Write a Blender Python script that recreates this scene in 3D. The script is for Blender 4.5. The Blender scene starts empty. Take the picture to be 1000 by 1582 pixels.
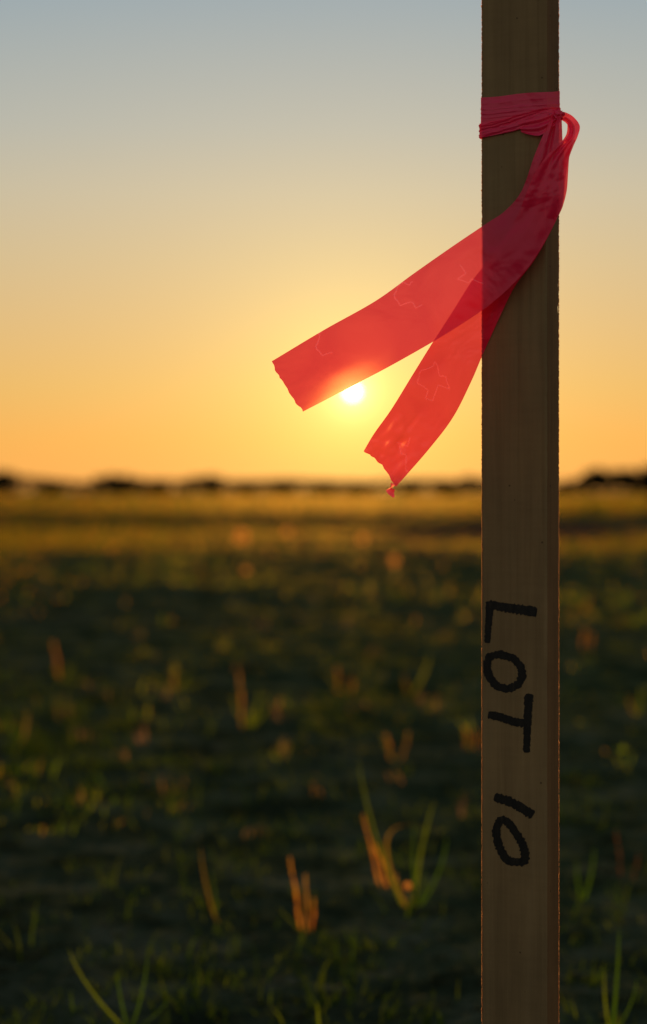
import bpy, bmesh, math, random
import numpy as np
from mathutils import Vector, noise

random.seed(10)
RNG = np.random.default_rng(10)
scene = bpy.context.scene
COL = scene.collection
rad = math.radians

# ------------------------------------------------------------------ camera
KK = 24.0 / 70.0 / 1000.0        # tangent of one photo pixel
EYE = 0.465                      # camera height above the soil
cam = bpy.data.cameras.new('camera')
cam_o = bpy.data.objects.new('camera', cam)
COL.objects.link(cam_o)
scene.camera = cam_o
cam.sensor_fit = 'HORIZONTAL'
cam.sensor_width = 24.0
cam.lens = 70.0
cam.shift_y = -0.036
cam.clip_start = 0.02
cam.clip_end = 9000.0
cam_o.location = (0, 0, EYE)
cam_o.rotation_euler = (math.pi / 2, 0, 0)
cam.dof.use_dof = True
cam.dof.focus_distance = 1.02
cam.dof.aperture_fstop = 6.6

# ------------------------------------------------------------------ sky and sun
SUN_AZ = 0.88                    # degrees right of the view axis
SUN_EL = 2.94
SUN = Vector((math.sin(rad(SUN_AZ)) * math.cos(rad(SUN_EL)), math.cos(rad(SUN_AZ)) * math.cos(rad(SUN_EL)), math.sin(rad(SUN_EL))))

world = bpy.data.worlds.new('World')
scene.world = world
world.use_nodes = True
nt = world.node_tree
N = nt.nodes
Lk = nt.links
bgn = N['Background']
bgn.inputs[1].default_value = 1.0


def wmath(op, a, b=None, c=None, clamp=False):
    n = N.new('ShaderNodeMath'); n.operation = op; n.use_clamp = clamp
    for i, v in enumerate((a, b, c)):
        if v is None:
            continue
        if isinstance(v, (int, float)):
            n.inputs[i].default_value = v
        else:
            Lk.new(v, n.inputs[i])
    return n.outputs[0]


def wramp(fac, stops):
    r = N.new('ShaderNodeValToRGB')
    cr = r.color_ramp
    cr.interpolation = 'LINEAR'
    while len(cr.elements) < len(stops):
        cr.elements.new(0.5)
    for e, (p, c) in zip(cr.elements, stops):
        e.position = p
        e.color = (*c, 1)
    Lk.new(fac, r.inputs[0])
    return r.outputs[0]


def wscale(col, fac):
    n = N.new('ShaderNodeVectorMath'); n.operation = 'SCALE'
    if isinstance(col, tuple):
        n.inputs[0].default_value = col
    else:
        Lk.new(col, n.inputs[0])
    if isinstance(fac, (int, float)):
        n.inputs['Scale'].default_value = fac
    else:
        Lk.new(fac, n.inputs['Scale'])
    return n.outputs[0]


def wadd(a, b):
    n = N.new('ShaderNodeVectorMath'); n.operation = 'ADD'
    Lk.new(a, n.inputs[0]); Lk.new(b, n.inputs[1])
    return n.outputs[0]


tc = N.new('ShaderNodeTexCoord')
nrm = N.new('ShaderNodeVectorMath'); nrm.operation = 'NORMALIZE'
Lk.new(tc.outputs['Generated'], nrm.inputs[0])
sep = N.new('ShaderNodeSeparateXYZ'); Lk.new(nrm.outputs[0], sep.inputs[0])
elev = wmath('MULTIPLY', wmath('ARCSINE', sep.outputs[2]), 180 / math.pi)
ef = wmath('DIVIDE', elev, 60.0, clamp=True)
# hazy sunset half of the sky, by elevation
west = wramp(ef, [(0.0, (.80, .335, .075)), (1.5 / 60, (.76, .365, .078)), (3 / 60, (.68, .405, .12)), (5 / 60, (.61, .42, .19)),
                  (7 / 60, (.54, .435, .26)), (8.9 / 60, (.475, .44, .33)), (10.8 / 60, (.385, .415, .38)), (14.5 / 60, (.255, .35, .405)),
                  (25 / 60, (.13, .21, .30)), (1.0, (.09, .15, .24))])
# dusk half behind the camera
east = wramp(ef, [(0.0, (.33, .25, .24)), (6 / 60, (.53, .40, .36)), (14 / 60, (.53, .445, .42)), (30 / 60, (.33, .35, .38)), (1.0, (.10, .16, .24))])
dot = N.new('ShaderNodeVectorMath'); dot.operation = 'DOT_PRODUCT'
Lk.new(nrm.outputs[0], dot.inputs[0]); dot.inputs[1].default_value = SUN
dsun = wmath('MINIMUM', dot.outputs['Value'], 1.0)
mr = N.new('ShaderNodeMapRange'); mr.interpolation_type = 'SMOOTHSTEP'
Lk.new(dsun, mr.inputs[0])
mr.inputs[1].default_value = 0.85; mr.inputs[2].default_value = -0.5
mr.inputs[3].default_value = 0.0; mr.inputs[4].default_value = 1.0
mx = N.new('ShaderNodeMix'); mx.data_type = 'RGBA'
Lk.new(mr.outputs[0], mx.inputs['Factor']); Lk.new(west, mx.inputs['A']); Lk.new(east, mx.inputs['B'])
skycol = mx.outputs['Result']
# angle from the sun in degrees (numerically safe near zero)
cr_ = N.new('ShaderNodeVectorMath'); cr_.operation = 'CROSS_PRODUCT'
Lk.new(nrm.outputs[0], cr_.inputs[0]); cr_.inputs[1].default_value = SUN
ln = N.new('ShaderNodeVectorMath'); ln.operation = 'LENGTH'; Lk.new(cr_.outputs[0], ln.inputs[0])
ang = wmath('MULTIPLY', wmath('ARCTAN2', ln.outputs['Value'], dsun), 180 / math.pi)


def aureole(col, w):
    return wscale(col, wmath('EXPONENT', wmath('DIVIDE', wmath('MULTIPLY', ang, -1.0), w)))


skycol = wadd(skycol, aureole((.25, .15, .05), 12.0))
skycol = wadd(skycol, aureole((.64, .52, .11), 2.1))
skycol = wadd(skycol, aureole((2.0, 1.6, .85), 0.30))
disc = wmath('LESS_THAN', ang, 0.18)
skycol = wadd(skycol, wscale((7.0, 5.6, 3.2), disc))
nish = N.new('ShaderNodeTexSky')
nish.sky_type = 'NISHITA'
nish.sun_disc = False
nish.sun_elevation = rad(SUN_EL)
nish.sun_rotation = rad(SUN_AZ)
skycol = wadd(skycol, wscale(nish.outputs[0], 0.003))
Lk.new(skycol, bgn.inputs[0])

sl = bpy.data.lights.new('sun', 'SUN')
sl.energy = 4.6
sl.angle = rad(0.53)
sl.color = (1.0, 0.56, 0.22)
sun_o = bpy.data.objects.new('sun', sl)
COL.objects.link(sun_o)
sun_o.rotation_euler = (-SUN).to_track_quat('-Z', 'Y').to_euler()
sun_o.location = SUN * 50

scene.view_settings.view_transform = 'Standard'
scene.view_settings.look = 'None'
scene.view_settings.exposure = 0
scene.view_settings.gamma = 1
try:
    scene.view_settings.use_curve_mapping = False
    scene.cycles.use_denoising = True
    scene.cycles.denoiser = 'OPENIMAGEDENOISE'
    scene.cycles.max_bounces = 10
    scene.cycles.transparent_max_bounces = 24
    scene.cycles.sample_clamp_indirect = 6
except Exception:
    pass


# ------------------------------------------------------------------ helpers
def tag(o, label=None, cat=None, group=None, kind=None):
    if label: o['label'] = label
    if cat: o['category'] = cat
    if group: o['group'] = group
    if kind: o['kind'] = kind
    return o


def empty(name, loc, label, cat, group=None):
    o = bpy.data.objects.new(name, None)
    o.empty_display_size = 0.05
    o.location = loc
    COL.objects.link(o)
    return tag(o, label, cat, group)


def mesh_obj(name, verts, faces, mat, parent=None, smooth=True, uvs=None):
    """verts are in world space; a parent Empty without rotation only shifts them"""
    off = Vector((0, 0, 0))
    if parent is not None:
        p = parent
        while p is not None:
            off += p.location
            p = p.parent
    vv = [tuple(Vector(v) - off) for v in verts]
    me = bpy.data.meshes.new(name)
    me.from_pydata(vv, [], faces)
    me.update()
    if uvs is not None:
        ul = me.uv_layers.new(name='UVMap')
        flat = []
        for f in me.loops:
            flat.extend(uvs[f.vertex_index])
        ul.data.foreach_set('uv', flat)
    if smooth:
        me.polygons.foreach_set('use_smooth', [True] * len(me.polygons))
    me.materials.append(mat)
    o = bpy.data.objects.new(name, me)
    COL.objects.link(o)
    if parent is not None:
        o.parent = parent
    return o


def np_mesh(name, V, F, mat, colors=None, smooth=False):
    """fast mesh from numpy arrays; F is (n,3) or (n,4)"""
    me = bpy.data.meshes.new(name)
    me.vertices.add(len(V)); me.vertices.foreach_set('co', np.ascontiguousarray(V, dtype=np.float32).ravel())
    k = F.shape[1]
    me.loops.add(F.size); me.loops.foreach_set('vertex_index', np.ascontiguousarray(F, dtype=np.int32).ravel())
    me.polygons.add(len(F))
    me.polygons.foreach_set('loop_start', np.arange(0, F.size, k, dtype=np.int32))
    me.polygons.foreach_set('loop_total', np.full(len(F), k, dtype=np.int32))
    if smooth:
        me.polygons.foreach_set('use_smooth', np.ones(len(F), dtype=bool))
    me.update(calc_edges=True)
    if colors is not None:
        a = me.color_attributes.new('tint', 'FLOAT_COLOR', 'POINT')
        c = np.ones((len(V), 4), dtype=np.float32); c[:, :3] = colors
        a.data.foreach_set('color', c.ravel())
    me.materials.append(mat)
    o = bpy.data.objects.new(name, me)
    COL.objects.link(o)
    return o


def px(x, y, Y):
    """metric position of photo measurement (x, y) at distance Y along the view axis"""
    return Vector(((x - 500) * KK * Y, Y, EYE - (y - 755) * KK * Y))


class Mat:
    def __init__(self, name):
        self.m = bpy.data.materials.new(name)
        self.m.use_nodes = True
        self.t = self.m.node_tree
        self.t.nodes.clear()
        self.out = self.n('ShaderNodeOutputMaterial')

    def n(self, t, **kw):
        nd = self.t.nodes.new(t)
        for k, v in kw.items():
            setattr(nd, k, v)
        return nd

    def l(self, a, b):
        self.t.links.new(a, b)

    def ramp(self, fac, stops):
        r = self.n('ShaderNodeValToRGB')
        while len(r.color_ramp.elements) < len(stops):
            r.color_ramp.elements.new(0.5)
        for e, (p, c) in zip(r.color_ramp.elements, stops):
            e.position = p; e.color = (*c, 1)
        self.l(fac, r.inputs[0])
        return r.outputs[0]

    def coord(self, scale=(1, 1, 1), kind='Object'):
        tcn = self.n('ShaderNodeTexCoord')
        mp = self.n('ShaderNodeMapping')
        mp.inputs['Scale'].default_value = scale
        self.l(tcn.outputs[kind], mp.inputs[0])
        return mp.outputs[0]

    def noise(self, vec, scale, detail=4, rough=.55, dist=0):
        nn = self.n('ShaderNodeTexNoise')
        nn.inputs['Scale'].default_value = scale
        nn.inputs['Detail'].default_value = detail
        nn.inputs['Roughness'].default_value = rough
        nn.inputs['Distortion'].default_value = dist
        self.l(vec, nn.inputs['Vector'])
        return nn.outputs['Fac']

    def mixc(self, f, a, b, mode='MIX'):
        m = self.n('ShaderNodeMix', data_type='RGBA', blend_type=mode)
        for k, v in (('Factor', f), ('A', a), ('B', b)):
            if isinstance(v, tuple):
                m.inputs[k].default_value = (*v, 1)
            elif isinstance(v, (int, float)):
                m.inputs[k].default_value = v
            else:
                self.l(v, m.inputs[k])
        return m.outputs['Result']

    def bump(self, h, strength, dist):
        b = self.n('ShaderNodeBump')
        b.inputs['Strength'].default_value = strength
        b.inputs['Distance'].default_value = dist
        self.l(h, b.inputs['Height'])
        return b.outputs[0]

    def mixs(self, f, a, b):
        m = self.n('ShaderNodeMixShader')
        if isinstance(f, (int, float)):
            m.inputs[0].default_value = f
        else:
            self.l(f, m.inputs[0])
        self.l(a, m.inputs[1]); self.l(b, m.inputs[2])
        return m.outputs[0]

    def surf(self, s):
        self.l(s, self.out.inputs['Surface'])
        return self.m


def set_(node, **kw):
    for k, v in kw.items():
        node.inputs[k.replace('_', ' ')].default_value = v if not (isinstance(v, tuple) and len(v) == 3) else (*v, 1)
    return node


# ------------------------------------------------------------------ materials
def wood_material(name='raw_pine', tint=(1, 1, 1)):
    M = Mat(name)
    v = M.coord((1, 1, 0.02))
    grain = M.noise(v, 300, 5, .6, .8)
    v2 = M.coord((1, 1, 0.05))
    bands = M.noise(v2, 95, 3, .5, 1.2)
    v3 = M.coord((1, 1, .45))
    stain = M.noise(v3, 16, 4, .6)
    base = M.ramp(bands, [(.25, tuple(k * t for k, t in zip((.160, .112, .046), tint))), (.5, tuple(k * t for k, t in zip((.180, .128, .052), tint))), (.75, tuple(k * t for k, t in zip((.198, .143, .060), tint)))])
    c = M.mixc(.8, base, M.ramp(grain, [(.3, (.82, .80, .77)), (.52, (1, 1, 1)), (.8, (1.08, 1.07, 1.05))]), 'MULTIPLY')
    c = M.mixc(.9, c, M.ramp(stain, [(.3, (.70, .72, .74)), (.55, (1.05, 1.05, 1.05)), (.75, (1.25, 1.2, 1.1))]), 'MULTIPLY')
    saw = M.noise(M.coord((.12, .12, 1)), 420, 2)
    c = M.mixc(.22, c, M.ramp(saw, [(.3, (.82, .81, .8)), (.6, (1.04, 1.04, 1.04))]), 'MULTIPLY')
    # fine specks of dirt
    vo = M.n('ShaderNodeTexVoronoi'); vo.inputs['Scale'].default_value = 95
    M.l(M.coord((1, 1, 1)), vo.inputs['Vector'])
    spk = M.ramp(vo.outputs['Distance'], [(.035, (.25, .22, .2)), (.07, (1, 1, 1))])
    c = M.mixc(.8, c, spk, 'MULTIPLY')
    p = M.n('ShaderNodeBsdfPrincipled')
    p.inputs['Roughness'].default_value = .85
    p.inputs['Specular IOR Level'].default_value = .15
    M.l(c, p.inputs['Base Color'])
    M.l(M.bump(grain, .5, .0006), p.inputs['Normal'])
    return M.surf(p.outputs[0])


def fuzz_material():  # warm translucent tone for the fibres added as a lit rim
    M = Mat('rim_fibre')
    d = set_(M.n('ShaderNodeBsdfDiffuse'), Color=(.4, .25, .12))
    t = set_(M.n('ShaderNodeBsdfTranslucent'), Color=(.55, .27, .10))
    return M.surf(M.mixs(.6, d.outputs[0], t.outputs[0]))


def ink_material():
    M = Mat('marker_ink')
    v = M.coord((1, 1, .3))
    nz = M.noise(v, 500, 3)
    p = M.n('ShaderNodeBsdfPrincipled')
    M.l(M.ramp(nz, [(.3, (.003, .004, .002)), (.62, (.009, .009, .005)), (.8, (.035, .026, .012))]), p.inputs['Base Color'])
    p.inputs['Roughness'].default_value = .6
    p.inputs['Specular IOR Level'].default_value = .2
    return M.surf(p.outputs[0])


def tape_material(name='flagging_film', tint=(1, 1, 1), thin=.37):
    M = Mat(name)
    v = M.coord((1, 1, 1))
    wr = M.noise(v, 34, 3, .5, .5)
    fine = M.noise(v, 900, 2, .5)
    var = M.ramp(wr, [(.3, (.80, .62, .66)), (.7, (1.0, 1.0, 1.0))])
    cT = M.mixc(1, (.93 * tint[0], .125 * tint[1], .125 * tint[2]), var, 'MULTIPLY')
    tr = M.n('ShaderNodeBsdfTransparent'); M.l(cT, tr.inputs[0])
    bp = M.bump(wr, .7, .007)
    d = set_(M.n('ShaderNodeBsdfDiffuse'), Color=(.98, .022, .10))
    t = set_(M.n('ShaderNodeBsdfTranslucent'), Color=(.93, .09, .13))
    for q in (d, t):
        M.l(bp, q.inputs['Normal'])
    body = M.mixs(.29, d.outputs[0], t.outputs[0])
    g = set_(M.n('ShaderNodeBsdfGlossy'), Color=(1, 1, 1), Roughness=.34)
    M.l(bp, g.inputs['Normal'])
    body = M.mixs(.035, body, g.outputs[0])
    # faint forward haze of the film
    rf = set_(M.n('ShaderNodeBsdfRefraction'), Color=(1.0, .5, .2), Roughness=.7, IOR=1.035)
    body = M.mixs(.0013, body, rf.outputs[0])
    at = M.n('ShaderNodeAttribute'); at.attribute_name = 'layers'
    mm = M.n('ShaderNodeMapRange')
    M.l(at.outputs['Fac'], mm.inputs[0])
    mm.inputs[3].default_value = thin; mm.inputs[4].default_value = thin * .4
    s = M.mixs(mm.outputs[0], body, tr.outputs[0])
    return M.surf(s)


def print_material():
    M = Mat('printed_line')
    tr = set_(M.n('ShaderNodeBsdfTransparent'), Color=(1.0, 1.0, 1.0))
    d = set_(M.n('ShaderNodeBsdfDiffuse'), Color=(.16, .13, .12))
    ad = M.n('ShaderNodeAddShader')
    M.l(tr.outputs[0], ad.inputs[0]); M.l(d.outputs[0], ad.inputs[1])
    return M.surf(ad.outputs[0])


def blade_material(name='grass_blade', tw=.55, haze=.005):
    M = Mat(name)
    a = M.n('ShaderNodeAttribute'); a.attribute_name = 'tint'
    d = M.n('ShaderNodeBsdfDiffuse'); M.l(a.outputs['Color'], d.inputs[0])
    t = M.n('ShaderNodeBsdfTranslucent'); M.l(a.outputs['Color'], t.inputs[0])
    body = M.mixs(tw, d.outputs[0], t.outputs[0])
    rf = set_(M.n('ShaderNodeBsdfRefraction'), Color=(1.0, .7, .2), Roughness=.9, IOR=1.1)
    return M.surf(M.mixs(haze, body, rf.outputs[0]))


def soil_material():
    M = Mat('dark_soil')
    v = M.coord((1, 1, 1))
    big = M.noise(v, .16, 5, .6)
    mid = M.noise(v, 7, 6, .65)
    fin = M.noise(v, 60, 6, .7)
    c1 = M.ramp(mid, [(.3, (.010, .014, .008)), (.5, (.034, .041, .022)), (.72, (.090, .088, .056))])
    c2 = M.ramp(big, [(.35, (1, 1, 1)), (.6, (1.1, 1.25, .85)), (.75, (1.9, 1.2, .8))])
    c = M.mixc(1, c1, c2, 'MULTIPLY')
    c = M.mixc(.7, c, M.ramp(fin, [(.3, (.5, .5, .5)), (.7, (1.35, 1.35, 1.35))]), 'MULTIPLY')
    p = M.n('ShaderNodeBsdfDiffuse')
    M.l(c, p.inputs['Color'])
    M.l(M.bump(M.mixc(.5, mid, fin), .6, .03), p.inputs['Normal'])
    return M.surf(p.outputs[0])


def clay_material():
    M = Mat('red_clay')
    nz = M.noise(M.coord((1, 1, 1)), 3, 5)
    d = M.n('ShaderNodeBsdfDiffuse')
    M.l(M.ramp(nz, [(.3, (.05, .018, .014)), (.7, (.12, .042, .03))]), d.inputs[0])
    return M.surf(d.outputs[0])


def simple(name, col, rough=.9, nscale=30):
    M = Mat(name)
    nz = M.noise(M.coord((1, 1, 1)), nscale, 4)
    p = M.n('ShaderNodeBsdfPrincipled')
    M.l(M.ramp(nz, [(.3, tuple(c * .6 for c in col)), (.7, tuple(min(1, c * 1.25) for c in col))]), p.inputs['Base Color'])
    p.inputs['Roughness'].default_value = rough
    p.inputs['Specular IOR Level'].default_value = .1
    return M.surf(p.outputs[0])


WOOD = wood_material(); SIDE_WOOD = wood_material('raw_pine_side', (.80, .62, .50)); FUZZ = fuzz_material(); INK = ink_material()
TAPE = tape_material(); PRINT = print_material()
TAPE2 = tape_material('flagging_film_doubled', (1, .8, .8), .14)
BLADE = blade_material(); FOLIAGE = blade_material('tree_leaf', .35, 0.0); GLINT = blade_material('dew_glint', .85); SOIL = soil_material()
CLAY = clay_material()
BARK = simple('bark', (.06, .045, .03), .95, 2)


# ------------------------------------------------------------------ ground
def ground_h(x, y):
    r = math.hypot(x, y)
    h = 0.0
    h += noise.noise(Vector((x * 1.3, y * 1.3, 3.1))) * .018 * min(1, r / 1.5)
    h += noise.noise(Vector((x * 5.0, y * 5.0, 9.1))) * .007
    if r > 5:
        h += noise.noise(Vector((x * .07, y * .14, 1.7))) * .30 * min(1, (r - 5) / 25)
    if r < 14:
        h += abs(noise.noise(Vector((x * 16.0, y * 16.0, 5.1)))) * .008 - .003
    # the field falls away gently towards the far woods
    if r > 40:
        h -= min(2.2, (r - 40) * .0034)
    if r > 700:
        h -= (r - 700) * .0015
    return h


def build_ground():
    rs = np.concatenate([np.linspace(.05, 1.1, 14), np.geomspace(1.12, 20, 330)[0:], np.geomspace(20.5, 7000, 170)])
    az = np.concatenate([np.linspace(-180, -26, 30, endpoint=False), np.linspace(-26, -14, 40, endpoint=False), np.linspace(-14, 14, 240, endpoint=False),
                         np.linspace(14, 26, 40, endpoint=False), np.linspace(26, 180, 30, endpoint=False)])
    A = len(az)
    V = [(0.0, 0.0, ground_h(0, 0))]
    for r in rs:
        for a in az:
            x = r * math.sin(rad(a)); y = r * math.cos(rad(a))
            V.append((x, y, ground_h(x, y)))
    F = []
    for i in range(len(rs) - 1):
        b = 1 + i * A; c = b + A
        for j in range(A):
            k = (j + 1) % A
            F.append((b + j, c + j, c + k, b + k))
    F = np.array(F)[:, ::-1]
    o = np_mesh('ground', np.array(V), F, SOIL, smooth=True)
    tag(o, kind='structure')
    return o


build_ground()


def clay_berm(cx, cy, lx, ly, h, seed):
    nx, ny = 40, 14
    V = []; F = []
    for j in range(ny + 1):
        for i in range(nx + 1):
            u = i / nx * 2 - 1; v = j / ny * 2 - 1
            x = cx + u * lx; y = cy + v * ly
            e = max(0, 1 - u * u) ** .7 * max(0, 1 - v * v)
            z = ground_h(x, y) - .02 + e * (h * (1 + .7 * noise.noise(Vector((x * .9, y * .9, seed)))))
            V.append((x, y, z))
    for j in range(ny):
        for i in range(nx):
            a = j * (nx + 1) + i
            F.append((a, a + 1, a + nx + 2, a + nx + 1))
    o = np_mesh('dirt_mound', np.array(V), np.array(F), CLAY, smooth=True)
    tag(o, kind='structure')


clay_berm(1.9, 20.0, 1.8, 1.3, .10, 1.0)
clay_berm(3.3, 33.0, 2.2, 2.0, .10, 2.0)
clay_berm(1.2, 38.0, 1.5, 2.0, .22, 3.0)


# ------------------------------------------------------------------ grass, clods
def blades(points, n_per, hgt, wid, spread, cols, segs=3, lean=.5):
    """points: (n,3) tuft positions; returns verts, quads(as tri pairs), colours"""
    P = np.repeat(points, n_per, axis=0)
    n = len(P)
    P = P + np.c_[RNG.normal(0, spread, n), RNG.normal(0, spread, n), np.full(n, -.004)]
    H = np.repeat(hgt, n_per) * RNG.uniform(.45, 1.15, n)
    Wd = np.repeat(wid, n_per) * RNG.uniform(.6, 1.3, n)
    th = RNG.uniform(0, 2 * np.pi, n)
    ph = RNG.uniform(0, 2 * np.pi, n)
    ln_ = RNG.uniform(.1, 1, n) * lean
    d = np.c_[np.cos(th), np.sin(th), np.zeros(n)]
    side = np.c_[np.cos(ph), np.sin(ph), np.zeros(n)]
    V = np.zeros((n, (segs + 1) * 2, 3))
    for s in range(segs + 1):
        t = s / segs
        c = P + d * (H * ln_ * t ** 2)[:, None] + np.c_[np.zeros(n), np.zeros(n), H * t * (1 - .25 * ln_ * t)]
        w = Wd * (1 - t) ** .6 * .5 + Wd * .03
        V[:, 2 * s] = c - side * w[:, None]
        V[:, 2 * s + 1] = c + side * w[:, None]
    base = (np.arange(n) * (segs + 1) * 2)[:, None, None]
    q = np.array([[2 * s, 2 * s + 1, 2 * s + 3, 2 * s + 2] for s in range(segs)])[None]
    F = (base + q).reshape(-1, 4)
    cidx = RNG.integers(0, len(cols), n)
    C = np.array(cols)[cidx] * RNG.uniform(.7, 1.25, n)[:, None]
    C = np.repeat(C, (segs + 1) * 2, axis=0)
    return V.reshape(-1, 3), F, C


GREEN = [(.035, .07, .005), (.05, .085, .005), (.07, .10, .006), (.03, .055, .005)]
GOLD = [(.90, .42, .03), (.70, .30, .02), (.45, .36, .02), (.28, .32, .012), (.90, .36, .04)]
STRAW = [(.36, .20, .06), (.30, .15, .05), (.20, .17, .03), (.14, .15, .02), (.34, .17, .09)]


def scatter(n, r0, r1, half, dens=None, power=1.0):
    """log-distributed tufts in a wide wedge in front of the camera, thinned by a patch function"""
    pts = []
    while len(pts) < n:
        r = math.exp(random.uniform(math.log(r0), math.log(r1)))
        a = rad(random.uniform(-half, half))
        x = r * math.sin(a); y = r * math.cos(a)
        if dens is not None and random.random() > dens(x, y, r):
            continue
        pts.append((x, y, ground_h(x, y)))
    return np.array(pts)


def patch(x, y, r):
    v = noise.noise(Vector((x * .9, y * .5, 7.7))) * .5 + noise.noise(Vector((x * 3.0, y * 1.6, 2.7))) * .5
    return max(.06, min(1, .3 + v * 1.7))


def patch_mid(x, y, r):
    v = noise.noise(Vector((x * .16 + 3, y * .3 if r < 30 else y * .1, 4.7)))
    return max(.04, min(1, .42 + v * 2.2))


def add_grass(name, label, pts, **kw):
    V, F, C = blades(pts, **kw)
    o = np_mesh(name, V, F, BLADE, C)
    tag(o, label, 'grass', kind='stuff')
    return o


p = scatter(10000, 1.25, 18, 24, patch)
add_grass('short_grass', 'sparse dark green tufts dotted over the bare soil near the stake', p, n_per=7,
          hgt=RNG.uniform(.008, .032, len(p)) * (1 + (RNG.random(len(p)) < .08)), wid=np.full(len(p), .0026), spread=.016, cols=GREEN, lean=1.0)
p = scatter(200, 2.2, 14, 24, patch)
add_grass('dry_grass', 'sparse straw coloured stubble catching the low sun on the bare soil', p, n_per=5,
          hgt=RNG.uniform(.02, .05, len(p)), wid=np.full(len(p), .003), spread=.01, cols=STRAW, lean=.5)
LIT = [(.26, .36, .010), (.36, .38, .012), (.18, .30, .010), (.60, .34, .03)]  # sunlight on the tufts is put into these brighter blade colours
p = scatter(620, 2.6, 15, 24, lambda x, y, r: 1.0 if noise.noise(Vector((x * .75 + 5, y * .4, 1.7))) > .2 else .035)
add_grass('sunlit_grass', 'scattered tufts with a sunlit yellow green put into their colour, across the dark soil', p, n_per=6,
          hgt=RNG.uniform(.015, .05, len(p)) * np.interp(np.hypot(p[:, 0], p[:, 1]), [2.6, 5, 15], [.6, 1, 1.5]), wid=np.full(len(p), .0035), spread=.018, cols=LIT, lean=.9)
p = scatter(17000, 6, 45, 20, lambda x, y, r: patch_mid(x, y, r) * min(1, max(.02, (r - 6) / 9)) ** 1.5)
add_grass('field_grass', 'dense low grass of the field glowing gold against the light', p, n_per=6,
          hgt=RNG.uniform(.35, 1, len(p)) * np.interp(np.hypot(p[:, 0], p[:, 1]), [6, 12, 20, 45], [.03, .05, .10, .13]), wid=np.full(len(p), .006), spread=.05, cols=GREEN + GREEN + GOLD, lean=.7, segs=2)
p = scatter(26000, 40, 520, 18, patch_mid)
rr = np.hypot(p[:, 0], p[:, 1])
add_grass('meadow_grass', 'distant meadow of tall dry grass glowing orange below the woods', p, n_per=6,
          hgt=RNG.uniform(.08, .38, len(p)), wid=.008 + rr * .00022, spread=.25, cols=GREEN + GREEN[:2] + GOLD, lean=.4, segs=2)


def build_clods():
    ico = bmesh.new()
    bmesh.ops.create_icosphere(ico, subdivisions=1, radius=1)
    bv = np.array([v.co[:] for v in ico.verts]); bf = np.array([[v.index for v in f.verts] for f in ico.faces])
    ico.free()
    pts = scatter(3800, 1.2, 12, 24)
    n = len(pts)
    sz = np.exp(RNG.normal(math.log(.006), .55, n)).clip(.002, .03)
    V = bv[None] * (1 + RNG.normal(0, .16, (n, len(bv), 1))) * sz[:, None, None] * np.array([1.2, 1, .7])
    V += pts[:, None, :]
    F = (bf[None] + (np.arange(n) * len(bv))[:, None, None]).reshape(-1, 3)
    o = np_mesh('soil_clods', V.reshape(-1, 3), F, SOIL)
    tag(o, 'small crumbled clods of dry soil scattered over the ground', 'soil clods', kind='stuff')


build_clods()


# ------------------------------------------------------------------ single plants near the stake
def ground_at(x, y_px):
    """point where the soil is met in the direction of photo measurement (x, y_px)"""
    Y = EYE / ((y_px - 755) * KK)
    for _ in range(6):
        X = (x - 500) * KK * Y
        Y = (EYE - ground_h(X, Y)) / ((y_px - 755) * KK)
    X = (x - 500) * KK * Y
    return Vector((X, Y, ground_h(X, Y)))


def leaf(parent, root, ctrl, tip, width, col, name='leaf', segs=10, bulge=None):
    V = []; F = []; C = []
    ph = random.uniform(-.5, .5)
    side = Vector((math.cos(ph), math.sin(ph), 0))
    off = parent.location
    for i in range(segs + 1):
        t = i / segs
        c = root * (1 - t) ** 2 + ctrl * 2 * t * (1 - t) + tip * t * t
        w = width * (math.sin(math.pi * min(1, .18 + .82 * t)) ** .7) * .5 if bulge else width * (1 - t) ** .55 * .5
        w += width * .04
        up = Vector((0, 1, 0)) * width * .12
        for sx, uy in ((-1, 1), (0, 0), (1, 1)):
            V.append(tuple(c + side * (w * sx) + up * uy - off))
            C.append(col)
    for i in range(segs):
        for j in range(2):
            a = i * 3 + j
            F.append((a, a + 1, a + 4, a + 3))
    o = np_mesh(name, np.array(V), np.array(F), BLADE, np.array(C), smooth=True)
    o.parent = parent
    return o


def spike(parent, root, tip, width, col, n=26):
    """dry seed spike: a stalk thick with small upward scales"""
    V = []; F = []; C = []
    off = parent.location
    ax = tip - root; L = ax.length; axn = ax.normalized()
    s1 = axn.cross(Vector((0, 1, 0))).normalized(); s2 = axn.cross(s1)
    for k in range(5):                                       # stalk
        pass
    for i in range(n * 3):
        t = .08 + .9 * i / (n * 3)
        a = i * 2.4
        env = math.sin(math.pi * min(1, t * .92 + .1)) ** .6
        o_ = s1 * math.cos(a) + s2 * math.sin(a)
        c = root + ax * t + s1 * (math.sin(t * 9) * width * .25)
        sc = width * (.55 + .3 * random.random()) * env * (1.15 - .7 * t)
        side = axn.cross(o_) * sc * .30
        b = len(V)
        for q in (c - side, c + side, c + o_ * sc * .6 + axn * sc * 1.3 + side * .3, c + o_ * sc * .6 + axn * sc * 1.3 - side * .3):
            V.append(tuple(q - off)); C.append(tuple(v * random.uniform(.8, 1.15) for v in col))
        F.append((b, b + 1, b + 2, b + 3))
    b = len(V)
    for t in (0, .95):
        for sx in (-1, 1):
            V.append(tuple(root + ax * t + s1 * sx * width * .08 - off)); C.append(col)
    F.append((b, b + 1, b + 3, b + 2))
    o = np_mesh('seed_spike', np.array(V), np.array(F), BLADE, np.array(C))
    o.parent = parent
    return o


DRY = (.88, .40, .04); OLIVE = (.13, .18, .006); LEAFG = (.05, .11, .005); AMBER = (.65, .34, .05)


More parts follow.
